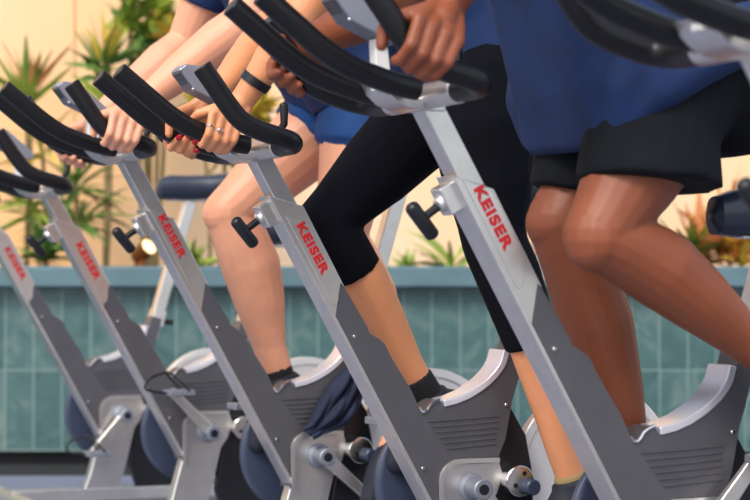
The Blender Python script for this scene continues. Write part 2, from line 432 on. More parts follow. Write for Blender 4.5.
        fs += [tuple(range(n - 1, -1, -1)), tuple(range((len(st) - 1) * n, len(st) * n))]
        return b.add(vs, fs)
    part('saddle', 'saddle', saddle, 'saddle', loc=(c1[0] + sx, 0.034, saddle_z - 0.036))
    # --- adjuster knob on the post
    def f():
        b = MB(); R = Matrix(((0.4896, 0, -0.8719), (0, 1, 0), (-0.8719, 0, -0.4896)))
        b.box((-0.146, 0.034, 0.878), (0.05, 0.040, 0.034), R); b.lathe((-0.150, 0.034, 0.876), (-0.8, 0, -0.6), [(0, 0.018), (0.018, 0.015), (0.022, 0.010)], 18); return b
    part('knob_lug', 'lug', f, 'silver', bevel=0.003)
    kn = part('knob_shaft', 'kshaft', lambda: MB().tube([(-0.160, 0.034, 0.868), (-0.194, 0.034, 0.843)], 0.0075, 12), 'black')
    part('knob_handle', 'khandle', lambda: MB().tube([(-0.214, 0.030, 0.861), (-0.196, 0.032, 0.840), (-0.176, 0.036, 0.818)], 0.0125, 14, dome=True), 'black', parent=kn)
    # --- handlebar on its sliding stem; offset slides along the post
    hx, hz = -0.166 - 0.5615 * dz, 1.002 + dz
    H0 = (hx, 0.034, hz)
    b = MB(); q = 0.012
    zt, zb = hz - 0.012, 0.70
    b.prism([(fx(zb) + q, zb), (fx(zt) + q, zt), (fx(zt) + q + 0.03, zt + 0.012), (fx(zt) + 0.055, zt), (fx(zb) + 0.058, zb)], 0.009, PW - 0.009)
    link('handlebar_stem', b.mesh('handlebar_stem'), M['silver'], root, 0.0025)
    hb = root
    def hp(name, key, fn, m, bevel=0, parent=None): return part(name, key, fn, m, parent or root, bevel, None if parent else H0)
    hp('bar_clamp', 'clamp', lambda: MB().tube([(0.002, -0.135, -0.006), (0.002, 0.135, -0.006)], 0.0215, 20).box((0.004, 0, -0.016), (0.05, 0.056, 0.03)), 'silver', 0.002)
    def horn(s):
        pts = spline([(0.002, 0.125 * s, -0.005), (0.005, 0.165 * s, -0.006), (0.004, 0.205 * s, -0.005), (-0.012, 0.232 * s, 0.0), (-0.04, 0.238 * s, 0.007), (-0.085, 0.236 * s, 0.021), (-0.115, 0.234 * s, 0.038), (-0.142, 0.231 * s, 0.070), (-0.165, 0.229 * s, 0.103), (-0.19, 0.226 * s, 0.138)], 5)
        return MB().tube(pts, 0.0195, 18)
    hp('side_grip', 'hornN', lambda: horn(-1), 'rubber', 0.003); hp('side_grip', 'hornF', lambda: horn(1), 'rubber', 0.003)
    def prong(s):
        pts = spline([(-0.040, 0.070 * s, 0.0), (-0.07, 0.072 * s, 0.004), (-0.112, 0.072 * s, 0.015), (-0.164, 0.072 * s, 0.033), (-0.21, 0.072 * s, 0.060), (-0.256, 0.072 * s, 0.096), (-0.310, 0.072 * s, 0.139)], 5)
        return MB().tube(pts, 0.0190, 18)
    hp('centre_grip', 'prongN', lambda: prong(-1), 'rubber', 0.003); hp('centre_grip', 'prongF', lambda: prong(1), 'rubber', 0.003)
    def f():
        b = MB(); out = [(-0.092, 0.016), (-0.082, -0.002), (-0.064, -0.018), (-0.04, -0.027), (-0.012, -0.029)]; inn = [(-0.012, -0.010), (-0.036, -0.009), (-0.052, -0.001), (-0.063, 0.010), (-0.068, 0.020)]
        return b.prism(out + inn, -0.035, 0.05)
    hp('grip_bracket', 'cres', f, 'silver', 0.003)
    def f():
        return MB().prism([(-0.172, 0.150), (-0.158, 0.162), (-0.118, 0.158), (-0.045, 0.098), (-0.042, 0.080), (-0.065, 0.076), (-0.142, 0.110)], -0.031, 0.031)
    ds = hp('display_console', 'disp', f, 'dull', 0.004)
    hp('console_front', 'dispf', lambda: MB().prism([(-0.170, 0.144), (-0.144, 0.114), (-0.140, 0.118), (-0.166, 0.149)], -0.025, 0.025), 'gluecol', 0.001, ds)
    for k, (x, z) in enumerate(((-0.168, 0.150), (-0.143, 0.112))):
        part('screw', 'dscr%d' % k, lambda: MB().ball((x, -0.030, z), 0.0035, 10, 6), 'bright', ds)
    hp('console_mount', 'dmount', lambda: MB().prism([(-0.092, 0.086), (-0.068, 0.074), (-0.060, 0.0), (-0.088, 0.0)], -0.014, 0.014), 'white', 0.003)
    hp('shift_lever', 'lever', lambda: MB().tube([(0.03, 0.0, 0.0), (0.062, 0.0, 0.05), (0.062, 0.0, 0.088)], [0.006, 0.008, 0.010], 12, dome=True), 'black')
    # --- cranks and pedals
    for s, yy, a in ((-1, -0.030, crank), (1, 0.16, crank + PI)):
        d = Vector((math.cos(a), 0, math.sin(a))); c = Vector((0.302, yy, 0.307)); e = c + d * 0.165
        b = MB(); n_ = Vector((-d.z, 0, d.x))
        b.add([c + n_ * 0.017 + Vector((0, u, 0)) for u in (-0.009, 0.009)] + [c - n_ * 0.017 + Vector((0, u, 0)) for u in (-0.009, 0.009)] + [e + n_ * 0.012 + Vector((0, u, 0)) for u in (-0.007, 0.007)] + [e - n_ * 0.012 + Vector((0, u, 0)) for u in (-0.007, 0.007)],
              [(0, 1, 3, 2), (4, 6, 7, 5), (0, 4, 5, 1), (2, 3, 7, 6), (0, 2, 6, 4), (1, 5, 7, 3)])
        b.lathe(e + Vector((0, -0.009, 0)), (0, 1, 0), [(0, 0.014), (0.018, 0.014)], 18)
        ck = link('crank_arm', b.mesh('crank_arm'), M['silver'], root, 0.003)
        b = MB(); o = s * 0.055 if s < 0 else 0.05
        b.lathe(e, (0, s, 0), [(0, 0.006), (0.09, 0.006)], 12)
        b.box((e.x - 0.0, e.y + s * 0.055, e.z + 0.004), (0.075, 0.07, 0.016))
        link('pedal', b.mesh('pedal'), M['dull'], ck, 0.003)
        b = MB(); yc = e.y + s * 0.055
        b.tube(spline([(e.x + 0.02, yc - 0.036, e.z + 0.01), (e.x - 0.02, yc - 0.034, e.z + 0.05), (e.x - 0.035, yc, e.z + 0.062), (e.x - 0.02, yc + 0.034, e.z + 0.05), (e.x + 0.02, yc + 0.036, e.z + 0.01)], 5), 0.0035, 8)
        b.tube(spline([(e.x - 0.035, yc, e.z + 0.062), (e.x - 0.085, yc, e.z + 0.045), (e.x - 0.095, yc, e.z + 0.015), (e.x - 0.036, yc, e.z + 0.002)], 5), 0.004, 8)
        if i in (0, 1): link('toe_strap', b.mesh('toe_strap'), M['black'], ck)
    return root

BIKES = [
    make_bike(0, 0.0, 1.085, 0.03, math.radians(227), 'faint far grey spin bike, only its lower frame and saddle inside the picture'),
    make_bike(1, 0.0, 0.92, 0.0, math.radians(135), 'riderless silver grey spin bike with empty handlebars at the left edge'),
    make_bike(2, 0.052, 1.13, 0.0, math.radians(-42), 'silver grey spin bike under the pale rider in blue shorts'),
    make_bike(3, 0.010, 0.965, 0.0, math.radians(-50), 'middle spin bike gripped by the rider with rings and red nails'),
    make_bike(4, 0.048, 0.895, 0.02, math.radians(50), 'large foreground spin bike held by the rider in black shorts'),
    make_bike(5, 0.050, 0.92, 0.0, math.radians(30), 'nearest spin bike, only its blurred handlebar showing at the upper right corner'),
]

# ---------------------------------------------------------------- riders
def V(*a): return Vector(a)
def hand(b, P, a, wdir, u, R, wrist, left, tips=None, spread=1.0, sc=1.0, thumb=True, curl=1.0):
    """overhand grip: P bar centre under the hand, a along the bar to the index side, wdir from bar to wrist side, u towards the knuckles' side"""
    a = a.normalized(); u = u - a * u.dot(a); u.normalize(); wd = wdir - a * wdir.dot(a) - u * wdir.dot(u); wd.normalize()
    def at(off, ang, rr): return P + a * off + (wd * math.cos(ang) + u * math.sin(ang)) * rr
    fr = 0.0088 * sc
    offs = [0.033, 0.0115, -0.0105, -0.031]; L = [0.97, 1.06, 1.0, 0.86]; rr_ = [1.0, 1.03, 0.98, 0.88]
    knuck = []; ends = []
    for k in range(4):
        o = offs[k] * sc * spread; l = L[k]; r = fr * rr_[k]
        angs = [math.radians(q) for q in (52, 52 + 66 * l * curl, 52 + 124 * l * curl, 52 + 176 * l * curl)]
        rad = [R + 0.024 * sc, R + 0.0165 * sc, R + 0.0105 * sc, R + 0.008 * sc]
        pts = [at(o * (1 - 0.05 * j) + (0.002 * j if k == 3 else 0), an, q) for j, (an, q) in enumerate(zip(angs, rad))]
        b.chain([pts[0], (pts[0] + pts[1]) / 2, pts[1], (pts[1] + pts[2]) / 2, pts[2], pts[3]], [r * 1.14, r * 1.04, r * 1.1, r * 0.98, r * 1.0, r * 0.84])
        knuck.append(pts[0]); ends.append((pts[3], (pts[3] - pts[2]).normalized(), (wd * math.cos(angs[3]) + u * math.sin(angs[3])), r))
        if tips is not None: tips.append((pts, r))
    for k in range(4):
        base = wrist + (P + a * offs[k] * 0.5 - P) * 0.9
        b.chain([knuck[k], knuck[k] * 0.5 + base * 0.5, base], [fr * 1.22, fr * 1.5, fr * 1.5])
    mid = (knuck[1] + knuck[2]) / 2
    b.chain([mid * 0.6 + wrist * 0.4 + wd * 0.0, wrist], [0.020 * sc, 0.022 * sc])
    # thumb leaves the palm's index side and closes round the other side of the bar
    if thumb:
        t0 = wrist * 0.55 + (knuck[0]) * 0.45 + a * 0.006
        t1 = at(0.052 * sc, math.radians(5), R + 0.012 * sc); t2 = at(0.056 * sc, math.radians(-48), R + 0.0105 * sc); t3 = at(0.050 * sc, math.radians(-95), R + 0.009 * sc)
        b.chain([t0, t1, t2, t3], [0.014 * sc, 0.0115 * sc, 0.0105 * sc, 0.0085 * sc])
    return ends

def leg(b, hip, knee, ank, s=1.0, foot=True, thigh=1.0, calf=1.0, ball=None):
    d1 = (knee - hip); d2 = (ank - knee)
    n = d1.cross(d2); n.normalize(); bk = d2.normalized().cross(n); 
    if bk.x < 0: bk = -bk
    fw = -bk
    b.chain([hip, hip + d1 * 0.3 + fw * 0.008, hip + d1 * 0.62 + fw * 0.006, hip + d1 * 0.88, knee], [0.092 * s * thigh, 0.090 * s * thigh, 0.076 * s * thigh, 0.061 * s, 0.056 * s])
    b.ball(knee + fw * 0.012 * s, 0.047 * s)
    b.chain([knee, knee + d2 * 0.16 + bk * 0.010, knee + d2 * 0.33 + bk * 0.016, knee + d2 * 0.55 + bk * 0.010, knee + d2 * 0.8, ank], [0.054 * s, 0.055 * s * calf, 0.059 * s * calf, 0.050 * s * calf, 0.037 * s, 0.034 * s])
    b.chain([knee + d2 * 0.1 + fw * 0.012, knee + d2 * 0.5 + fw * 0.010, ank + fw * 0.004], [0.036 * s, 0.033 * s, 0.026 * s])
    if foot and ball is not None:
        heel = ank + (ank - ball).normalized() * 0.03 + d2.normalized() * 0.05
        b.chain([ank, heel], [0.033 * s, 0.03 * s]); b.chain([ank, ball], [0.034 * s, 0.030 * s]); b.chain([heel, ball], [0.028 * s, 0.028 * s])

def shoe(hip, knee, ank, ball):
    d2 = (ank - knee).normalized(); fd = (ball - ank); fd.normalize()
    heel = ank - fd * 0.035 + d2 * 0.052; toe = ball + fd * 0.06 + d2 * 0.012
    up = MB(); up.chain([ank - d2 * 0.01, ank + d2 * 0.02], [0.046, 0.047], open0=True)
    up.chain([heel, heel * 0.5 + ball * 0.5 + d2 * 0.012, ball + d2 * 0.01, toe], [0.038, 0.040, 0.043, 0.030]); up.chain([ank + d2 * 0.02, ball], [0.045, 0.037])
    return up

def arm(b, sh, el, wr, s=1.0):
    d1 = el - sh; d2 = wr - el
    b.chain([sh, sh + d1 * 0.4, el - d1 * 0.12, el], [0.056 * s, 0.050 * s, 0.042 * s, 0.039 * s])
    side = V(0, -1, 0)
    b.chain([el, el + d2 * 0.25, el + d2 * 0.6, el + d2 * 0.88, wr], [0.039 * s, 0.044 * s, 0.037 * s, 0.0275 * s, 0.026 * s])

def torso(b, hipN, hipF, shN, shF, s=1.0):
    hc = (hipN + hipF) / 2; sc = (shN + shF) / 2; ax = (sc - hc)
    for k in (-1, 1):
        o = V(0, 0.055 * k, 0)
        b.chain([hc + o * 1.1 + ax * 0.0, hc + ax * 0.25 + o, hc + ax * 0.55 + o * 1.15, sc + o * 1.2], [0.115 * s, 0.098 * s, 0.112 * s, 0.092 * s])
    b.chain([shN, sc, shF], [0.058 * s, 0.085 * s, 0.058 * s])
    b.ball(hc + V(0.06, -0.06, -0.01), 0.10 * s); b.ball(hc + V(0.06, 0.06, -0.01), 0.10 * s)
    return hc, sc, ax

def head(b, sc, ax):
    fwd = V(-0.92, 0, -0.15).normalized(); upv = V(-0.25, 0, 0.97).normalized()
    n0 = sc + ax.normalized() * 0.05; hc = sc + V(-0.10, 0, 0.21)
    b.chain([n0, hc - upv * 0.08], [0.060, 0.056])
    R = Matrix((fwd, V(0, 1, 0), upv)).transposed()
    b.ball(hc, 0.1, 22, 14, (0.98, 0.78, 1.16), R); b.ball(hc + fwd * 0.035 - upv * 0.06, 0.062, 16, 10, (1, 0.85, 0.9), R)
    b.chain([hc + fwd * 0.092 + upv * 0.01, hc + fwd * 0.112 - upv * 0.026], [0.010, 0.016])
    for k in (-1, 1):
        b.ball(hc + V(0, 0.078 * k, 0) - upv * 0.008, 0.03, 12, 8, (0.7, 0.35, 1.1), R)
        b.ball(hc + fwd * 0.083 + V(0, 0.032 * k, 0) + upv * 0.008, 0.015)
    b.chain([hc + fwd * 0.093 - upv * 0.055 + V(0, -0.02, 0), hc + fwd * 0.098 - upv * 0.055, hc + fwd * 0.093 - upv * 0.055 + V(0, 0.02, 0)], [0.006, 0.009, 0.006])
    return hc, fwd, upv, R

def person(i, label, me, skin):
    o = link('person', me, M[skin]); o.location = (*ORG[i], 0); o.rotation_euler = (0, 0, YAW)
    return tag(o, label, 'person', None)
def wear(p, name, mb, m, size=0.006, smooth=4):
    return link(name, voxel(mb, name, size, smooth), M[m], p)
def hair(p, hd):
    hc, fwd, upv, R = hd
    b = MB(); b.ball(hc - fwd * 0.012 + upv * 0.02, 0.106, 22, 14, (1.0, 0.84, 1.1), R)
    o = link('hair', voxel(b, 'hair', 0.008), M['hair'], p)
    me = o.data; bm = bmesh.new(); bm.from_mesh(me)
    dl = [v for v in bm.verts if (v.co - hc).dot(fwd) > 0.045 and (v.co - hc).dot(upv) < 0.075 or (v.co - hc).dot(upv) < -0.06]
    bmesh.ops.delete(bm, geom=dl, context='VERTS'); bm.to_mesh(me); bm.free()
    return o
def H(i, dz): return V(-0.166 - 0.5615 * dz, 0.034, 1.002 + dz)
VOX = 0.0036

# ---- rider in the foreground: navy shirt, black shorts
hN, kN, aN = V(0.262, -0.06, 1.105), V(0.062, -0.10, 0.815), V(0.402, -0.10, 0.605)
hF, kF, aF = V(0.320, 0.13, 1.110), V(0.118, 0.14, 0.845), V(0.292, 0.15, 0.285)
sN, sF = V(-0.07, -0.16, 1.56), V(-0.05, 0.22, 1.58)
eN, eF = V(-0.150, -0.29, 1.37), V(-0.10, 0.33, 1.25)
Hc = H(4, 0.048)
wN = Hc + V(-0.050, -0.205, 0.118); wF = Hc + V(-0.112, 0.215, 0.102)
b = MB(); leg(b, hN, kN, aN, 1.08, True, 1.0, 1.05, V(0.445, -0.105, 0.480)); leg(b, hF, kF, aF, 1.08, True, 1.0, 1.05, V(0.215, 0.155, 0.205))
hc4, sc4, ax4 = torso(b, hN, hF, sN, sF, 1.05)
arm(b, sN, eN, wN, 1.12); arm(b, sF, eF, wF, 1.12); hd = head(b, sc4, ax4)
hand(b, Hc + V(-0.108, -0.236, 0.036), V(-0.90, 0.0, 0.44), V(0.35, 0.3, 1), V(0, -1, 0.35), 0.0195, wN, True, sc=1.12)
hand(b, Hc + V(-0.132, 0.233, 0.052), V(-0.80, 0.0, 0.5), V(0.3, -0.2, 1), V(0, 1, 0.25), 0.0195, wF, False, sc=1.12)
p4 = person(4, 'dark skinned rider in navy shirt and black shorts pedalling the large foreground bike', voxel(b, 'person', VOX), 'skin_brown'); hair(p4, hd)
b = MB()
for k in [q * 0.5 for q in range(-6, 7)]:
    o = V(0, 0.028 * k, 0); e_ = 1 - 0.05 * abs(k)
    b.chain([V(0.215, 0.03, 1.06) + o, V(0.155, 0.03, 1.16) + o, V(0.080, 0.03, 1.29) + o, V(0.0, 0.03, 1.46) + o * 1.25, V(-0.045, 0.03, 1.52) + o * 1.3], [0.130 * e_, 0.124 * e_, 0.118 * e_, 0.122 * e_, 0.112 * e_], open0=True)
    b.chain([V(0.082, 0.03, 0.978) + o * 1.5, V(0.075, 0.03, 1.06) + o * 1.4, V(0.045, 0.03, 1.25) + o * 1.2, V(-0.03, 0.03, 1.45) + o], [0.022, 0.042, 0.066, 0.085])
    b.chain([V(0.32, 0.03, 1.160) + o * 2.45, V(0.20, 0.03, 1.100) + o * 2.5, V(0.135, 0.03, 1.055) + o * 2.4, V(0.088, 0.03, 0.990) + o * 1.9], [0.048, 0.046, 0.042, 0.022])
    b.chain([V(0.135, 0.03, 1.055) + o * 2.4, V(0.11, 0.03, 1.12) + o * 2.3, V(0.09, 0.03, 1.25) + o * 1.7, V(0.07, 0.03, 1.32) + o * 1.2], [0.042, 0.045, 0.055, 0.06])
    b.chain([V(0.20, 0.03, 1.100) + o * 2.5, V(0.17, 0.03, 1.18) + o * 2.2, V(0.11, 0.03, 1.28) + o * 1.5], [0.046, 0.05, 0.06])
    b.chain([V(0.088, 0.03, 0.990) + o * 1.9, V(0.085, 0.03, 1.06) + o * 2.1, V(0.11, 0.03, 1.12) + o * 2.3], [0.022, 0.038, 0.045])
for k in (-1, 1): b.chain([V(-0.13, 0.03 + 0.085 * k, 1.52), V(-0.125, 0.03 + 0.09 * k, 1.60), V(-0.07, 0.03 + 0.095 * k, 1.645), V(-0.01, 0.03 + 0.095 * k, 1.64), V(0.04, 0.03 + 0.085 * k, 1.57)], [0.034, 0.032, 0.030, 0.030, 0.034])
wear(p4, 'tank_top', b, 'navyshirt', 0.008)
b = MB()
b.chain([hN + V(0.01, 0, 0), V(0.170, -0.085, 1.0), V(0.160, -0.092, 0.900)], [0.108, 0.112, 0.124], open1=True)
b.chain([hF + V(0.0, 0, 0), V(0.195, 0.135, 1.0), V(0.170, 0.140, 0.888)], [0.120, 0.110, 0.104], open1=True)
b.chain([hc4 + V(0.07, -0.07, -0.02), hc4 + V(0.07, 0.07, -0.02)], [0.135, 0.135])
b.chain([hc4 + V(0.0, -0.06, 0.06), hc4 + V(0.0, 0.06, 0.06)], [0.12, 0.12])
wear(p4, 'shorts', b, 'blackshorts', 0.008)
for h_, k_, a_, bl in ((hN, kN, aN, V(0.445, -0.105, 0.480)), (hF, kF, aF, V(0.215, 0.155, 0.205))):
    wear(p4, 'shoe', shoe(h_, k_, a_, bl), 'shoe', 0.006)

# ---- middle rider: black capri leggings, rings and red nails
hN, kN, aN = V(0.285, -0.06, 1.168), V(0.312, -0.08, 0.822), V(0.486, -0.10, 0.318)
hF, kF, aF = V(0.338, 0.13, 1.170), V(0.018, 0.14, 0.862), V(0.268, 0.15, 0.484)
sN, sF = V(-0.01, -0.13, 1.56), V(0.03, 0.20, 1.58)
eN, eF = V(-0.095, -0.12, 1.317), V(-0.02, 0.29, 1.32)
Hc = H(3, 0.010)
wN = Hc + V(-0.052, -0.070, 0.090); wF = Hc + V(-0.066, 0.088, 0.100)
b = MB(); leg(b, hN, kN, aN, 0.94, True, 0.95, 0.92, V(0.420, -0.105, 0.208)); leg(b, hF, kF, aF, 0.94, True, 0.95, 0.92, V(0.225, 0.155, 0.415))
hc3, sc3, ax3 = torso(b, hN, hF, sN, sF, 0.92)
arm(b, sN, eN, wN, 0.98); arm(b, sF, eF, wF, 0.98); hd = head(b, sc3, ax3)
tips = []; tipsF = []
eg = hand(b, Hc + V(-0.106, -0.072, 0.016), V(-0.97, 0.0, 0.30), V(0.35, 0.2, 1), V(0, -1, 0.25), 0.0205, wN, True, tips=tips, sc=0.92)
ef = hand(b, Hc + V(-0.122, 0.072, 0.019), V(-0.95, 0.0, 0.32), V(0.35, 0.0, 1), V(0, 1, 0.25), 0.0205, wF, False, tips=tipsF, sc=0.95, curl=1.22)
p3 = person(3, 'rider in black capri leggings with finger rings and red nails on the middle bike', voxel(b, 'person', VOX), 'skin_tan'); hair(p3, hd)
b = MB()
for k in (-1, 1):
    o = V(0, 0.055 * k, 0)
    b.chain([hc3 + o * 1.1 + ax3 * 0.05, hc3 + ax3 * 0.25 + o, hc3 + ax3 * 0.55 + o * 1.15, sc3 + o * 0.95], [0.122, 0.106, 0.118, 0.094], open0=True)
wear(p3, 'sports_top', b, 'navyshirt', 0.008)
b = MB()
for h_, k_, a_, r_, e_, f_ in ((hN, kN, aN, 0.43, 0.058, 1.14), (hF, kF, aF, 0.29, 0.056, 1.0)):
    d = k_ - h_; d2 = a_ - k_; bk = V(1, 0, 0.3).normalized()
    b.chain([h_, h_ + d * 0.3, h_ + d * 0.62, h_ + d * 0.9, k_, k_ + d2 * 0.15 + bk * 0.008, k_ + d2 * r_ + bk * 0.010], [0.100, 0.098 * f_, 0.084 * f_, 0.064 * f_, 0.060 * f_, 0.060 * f_, e_], open1=True)
    b.ball(k_ - bk * 0.012, 0.050)
b.chain([hc3 + V(0.055, -0.055, -0.01), hc3 + V(0.055, 0.055, -0.01)], [0.107, 0.107])
b.chain([hc3 + V(0, -0.055, 0.03), hc3 + V(0, 0.055, 0.03)], [0.112, 0.112])
wear(p3, 'leggings', b, 'legging', 0.007)
for h_, k_, a_, bl in ((hN, kN, aN, V(0.420, -0.105, 0.208)), (hF, kF, aF, V(0.225, 0.155, 0.415))):
    d2 = (a_ - k_).normalized()
    b = MB(); b.chain([a_ - d2 * (0.06 if a_ is aF else 0.022), a_, a_ + d2 * 0.03], [0.037, 0.038, 0.038], open0=True)
    wear(p3, 'sock', b, 'sock' if a_ is aF else 'palesock', 0.005, 2)
    wear(p3, 'shoe', shoe(h_, k_, a_, bl), 'shoe', 0.006)
for (pts, r) in tipsF + tips[:0]:                      # red nails on the far hand's curled fingertips
    d = (pts[3] - pts[2]).normalized(); out = (pts[3] - (Hc + V(-0.122, 0.072, 0.019))); out = out - V(-0.93, 0, 0.34) * out.dot(V(-0.93, 0, 0.34)) ; out.normalize()
    c = pts[3] + d * 0.006 + out * (r * 0.62)
    b = MB(); sd = d.cross(out).normalized(); R = Matrix((d, sd, out)).transposed(); b.ball(c, 0.0088, 12, 8, (1.1, 0.78, 0.4), R)
    link('fingernail', b.mesh('fingernail'), M['nail'], p3)
for (k, big) in ((0, False), (1, True)):
    pts, r = tips[k]; c = pts[0] * 0.38 + pts[1] * 0.62; d = (pts[1] - pts[0]).normalized()
    b = MB(); u_ = d.cross(V(0, 1, 0)).normalized(); v_ = d.cross(u_)
    ring = [c + (u_ * math.cos(2 * PI * q / 24) + v_ * math.sin(2 * PI * q / 24)) * (r * 1.1) for q in range(25)]
    b.tube(ring, 0.0016, 8, False)
    if big:
        oc = c + V(-0.2, -0.95, 0.1).normalized() * (r * 1.25); b.ball(oc, 0.0048, 10, 7)
    link('ring', b.mesh('ring'), M['bright'], p3)
d = (eN - wN).normalized(); c = wN + d * 0.045
b = MB(); b.tube([c - d * 0.009, c + d * 0.009], [0.0305, 0.0315], 28, False); b.tube([c + d * 0.009, c - d * 0.009], [0.0325, 0.0315], 28, False)
wb = link('wristband', b.mesh('wristband'), M['black'], p3)

# ---- pale rider: blue shorts, navy sleeve
hN, kN, aN = V(0.405, -0.06, 1.185), V(0.335, -0.07, 0.850), V(0.490, -0.10, 0.400)
hF, kF, aF = V(0.425, 0.13, 1.190), V(0.108, 0.14, 0.912), V(0.250, 0.15, 0.490)
sN, sF = V(0.10, -0.14, 1.59), V(0.13, 0.20, 1.61)
eN, eF = V(0.030, -0.23, 1.355), V(0.050, 0.30, 1.350)
Hc = H(2, 0.052)
wN = Hc + V(-0.020, -0.205, 0.098); wF = Hc + V(-0.002, 0.218, 0.092)
b = MB(); leg(b, hN, kN, aN, 1.08, True, 1.0, 1.06, V(0.42, -0.105, 0.27)); leg(b, hF, kF, aF, 1.14, True, 1.0, 1.12, V(0.215, 0.155, 0.400))
hc2, sc2, ax2 = torso(b, hN, hF, sN, sF, 1.05)
arm(b, sN, eN, wN, 1.22); arm(b, sF, eF, wF, 1.3); hd = head(b, sc2, ax2)
hand(b, Hc + V(-0.078, -0.237, 0.019), V(-0.95, 0.0, 0.30), V(0.35, 0.25, 1), V(0, -1, 0.3), 0.0195, wN, True, sc=1.06)
hand(b, Hc + V(-0.048, 0.238, 0.010), V(-0.95, 0.0, 0.34), V(0.35, -0.2, 1), V(0, 1, 0.25), 0.0195, wF, False, sc=1.06)
p2 = person(2, 'pale skinned rider with bare legs, blue shorts and navy sleeves behind the middle bike', voxel(b, 'person', VOX), 'skin_pale'); hair(p2, hd)
b = MB()
for k in (-1, 1):
    o = V(0, 0.06 * k, 0)
    b.chain([hc2 + o * 1.1 + ax2 * 0.1, hc2 + ax2 * 0.25 + o, hc2 + ax2 * 0.55 + o * 1.15, sc2 + o * 1.1], [0.135, 0.125, 0.132, 0.108], open0=True)
for s_, e_ in ((sN, eN), (sF, eF)):
    d = e_ - s_; b.chain([s_, s_ + d * 0.62], [0.082, 0.074], open1=True)
wear(p2, 't_shirt', b, 'navyshirt', 0.008)
b = MB()
for h_, k_ in ((hN, kN), (hF, kF)):
    d = k_ - h_
    b.chain([h_ + V(0.01, 0, 0), h_ + d * 0.2, h_ + d * 0.34], [0.120, 0.120, 0.116], open1=True)
b.chain([hc2 + V(0.06, -0.06, -0.01), hc2 + V(0.06, 0.06, -0.01)], [0.122, 0.122])
b.chain([hc2 + V(0, -0.06, 0.06), hc2 + V(0, 0.06, 0.06)], [0.126, 0.126])
wear(p2, 'shorts', b, 'blueshorts', 0.007)
for h_, k_, a_, bl in ((hN, kN, aN, V(0.42, -0.105, 0.27)), (hF, kF, aF, V(0.215, 0.155, 0.400))):
    d2 = (a_ - k_).normalized()
    b = MB(); b.chain([a_ - d2 * 0.035, a_, a_ + d2 * 0.03], [0.040, 0.041, 0.041], open0=True)
    wear(p2, 'sock', b, 'sock', 0.005, 2)
    wear(p2, 'shoe', shoe(h_, k_, a_, bl), 'shoe', 0.006)

# ---- crumpled navy cloth draped on the second bike's frame
b = MB(); n, mrow = 40, 22; vs = []; fs = []
A0, A1 = V(0.392, 0, 0.520), V(0.262, 0, 0.362)
for r in range(n + 1):
    t = r / n; c = A0.lerp(A1, t) + V(0.012, 0, -0.016) * math.sin(t * PI)
    wdt = 0.022 + 0.024 * math.sin(min(1, t * 1.15) * PI) ** 0.8
    dr = (A1 - A0).normalized(); nn = V(-dr.z, 0, dr.x)
    for k in range(mrow + 1):
        q = k / mrow * 2 - 1
        fold = 0.010 * math.sin(q * 9 + t * 3.5) + 0.006 * math.sin(q * 17 - t * 5) + 0.004 * math.sin(t * 13 + q * 3)
        p_ = c + nn * (q * wdt) + V(0, -0.020 - 0.022 * (1 - q * q) * math.sin(t * PI * 0.9 + 0.2) - max(-0.010, fold), 0)
        vs.append(p_)
for r in range(n):
    for k in range(mrow):
        a_ = r * (mrow + 1) + k; fs.append((a_, a_ + 1, a_ + mrow + 2, a_ + mrow + 1))
b.add(vs, fs); o = link('cloth', b.mesh('cloth', 180), M['cloth']); o.location = (*ORG[2], 0); o.rotation_euler = (0, 0, YAW)
sm = o.modifiers.new('thick', 'SOLIDIFY'); sm.thickness = 0.004
tag(o, 'crumpled navy cloth hanging diagonally over a bike frame plate, beside its crank', 'cloth')

# ---------------------------------------------------------------- planting behind
def blade(b, base, d, L, wd, droop, n=7, wide=0.35):
    d = d.normalized(); side = d.cross(V(0, 0, 1))
    if side.length < 0.05: side = V(1, 0, 0)
    side.normalize(); side = (side * math.cos(0.5) + side.cross(d) * math.sin(random.uniform(-0.9, 0.9))).normalized()
    p = Vector(base); vs = []; fs = []; dd = d.copy()
    for k in range(n + 1):
        t = k / n; w_ = wd * (min(1, t / wide) ** 0.6 if t < wide else (1 - (t - wide) / (1 - wide)) ** 0.75) * 0.5 + 0.0008
        nrm = side.cross(dd).normalized()
        vs += [p - side * w_, p - nrm * w_ * 0.25, p + side * w_]
        dd = (dd + V(0, 0, -droop / n)).normalized(); p = p + dd * (L / n)
    for k in range(n):
        a = k * 3; fs += [(a, a + 1, a + 4, a + 3), (a + 1, a + 2, a + 5, a + 4)]
    b.add(vs, fs)
def at(px, py, Y): return V((px - 375) / 2150 * Y, Y, 0.74 + (281.4 - py) / 2150 * Y)
def plant(name, root, crowns, label, cat, group=None):
    """crowns: (centre, leaves, length, width, spread, droop, material)"""
    e = bpy.data.objects.new(name, None); COL.objects.link(e); e.location = root; tag(e, label, cat, group)
    r0 = Vector(root)
    for (c, n, L, wd, sp, dr, m) in crowns:
        c = Vector(c) - r0
        if c.z > 0.06:
            s = MB(); s.tube(spline([(c.x * 0.3, c.y * 0.3, -0.03), (c.x * 0.6 + 0.01, c.y * 0.5, c.z * 0.5), tuple(c)], 4), 0.009, 10); link('stem', s.mesh('stem'), M['stem'], e)
        b = MB()
        n = int(n * 1.6)
        for k in range(n):
            az = 2 * PI * (k * 0.381966 + random.uniform(-0.06, 0.06)); el = random.uniform(*sp)
            d = V(math.cos(az) * math.cos(el), math.sin(az) * math.cos(el) * 0.8, math.sin(el))
            blade(b, c + V(0, 0, random.uniform(-0.04, 0.03)), d, L * random.uniform(0.7, 1.15), wd * random.uniform(0.9, 1.35), dr * random.uniform(0.6, 1.3))
        link('leaves', b.mesh('leaves', 180), M[m], e)
    return e
G = 0.72
Y1 = FY + 0.62
def gp(px, Y=Y1): q = at(px, 281, Y); return (q.x, Y, G)
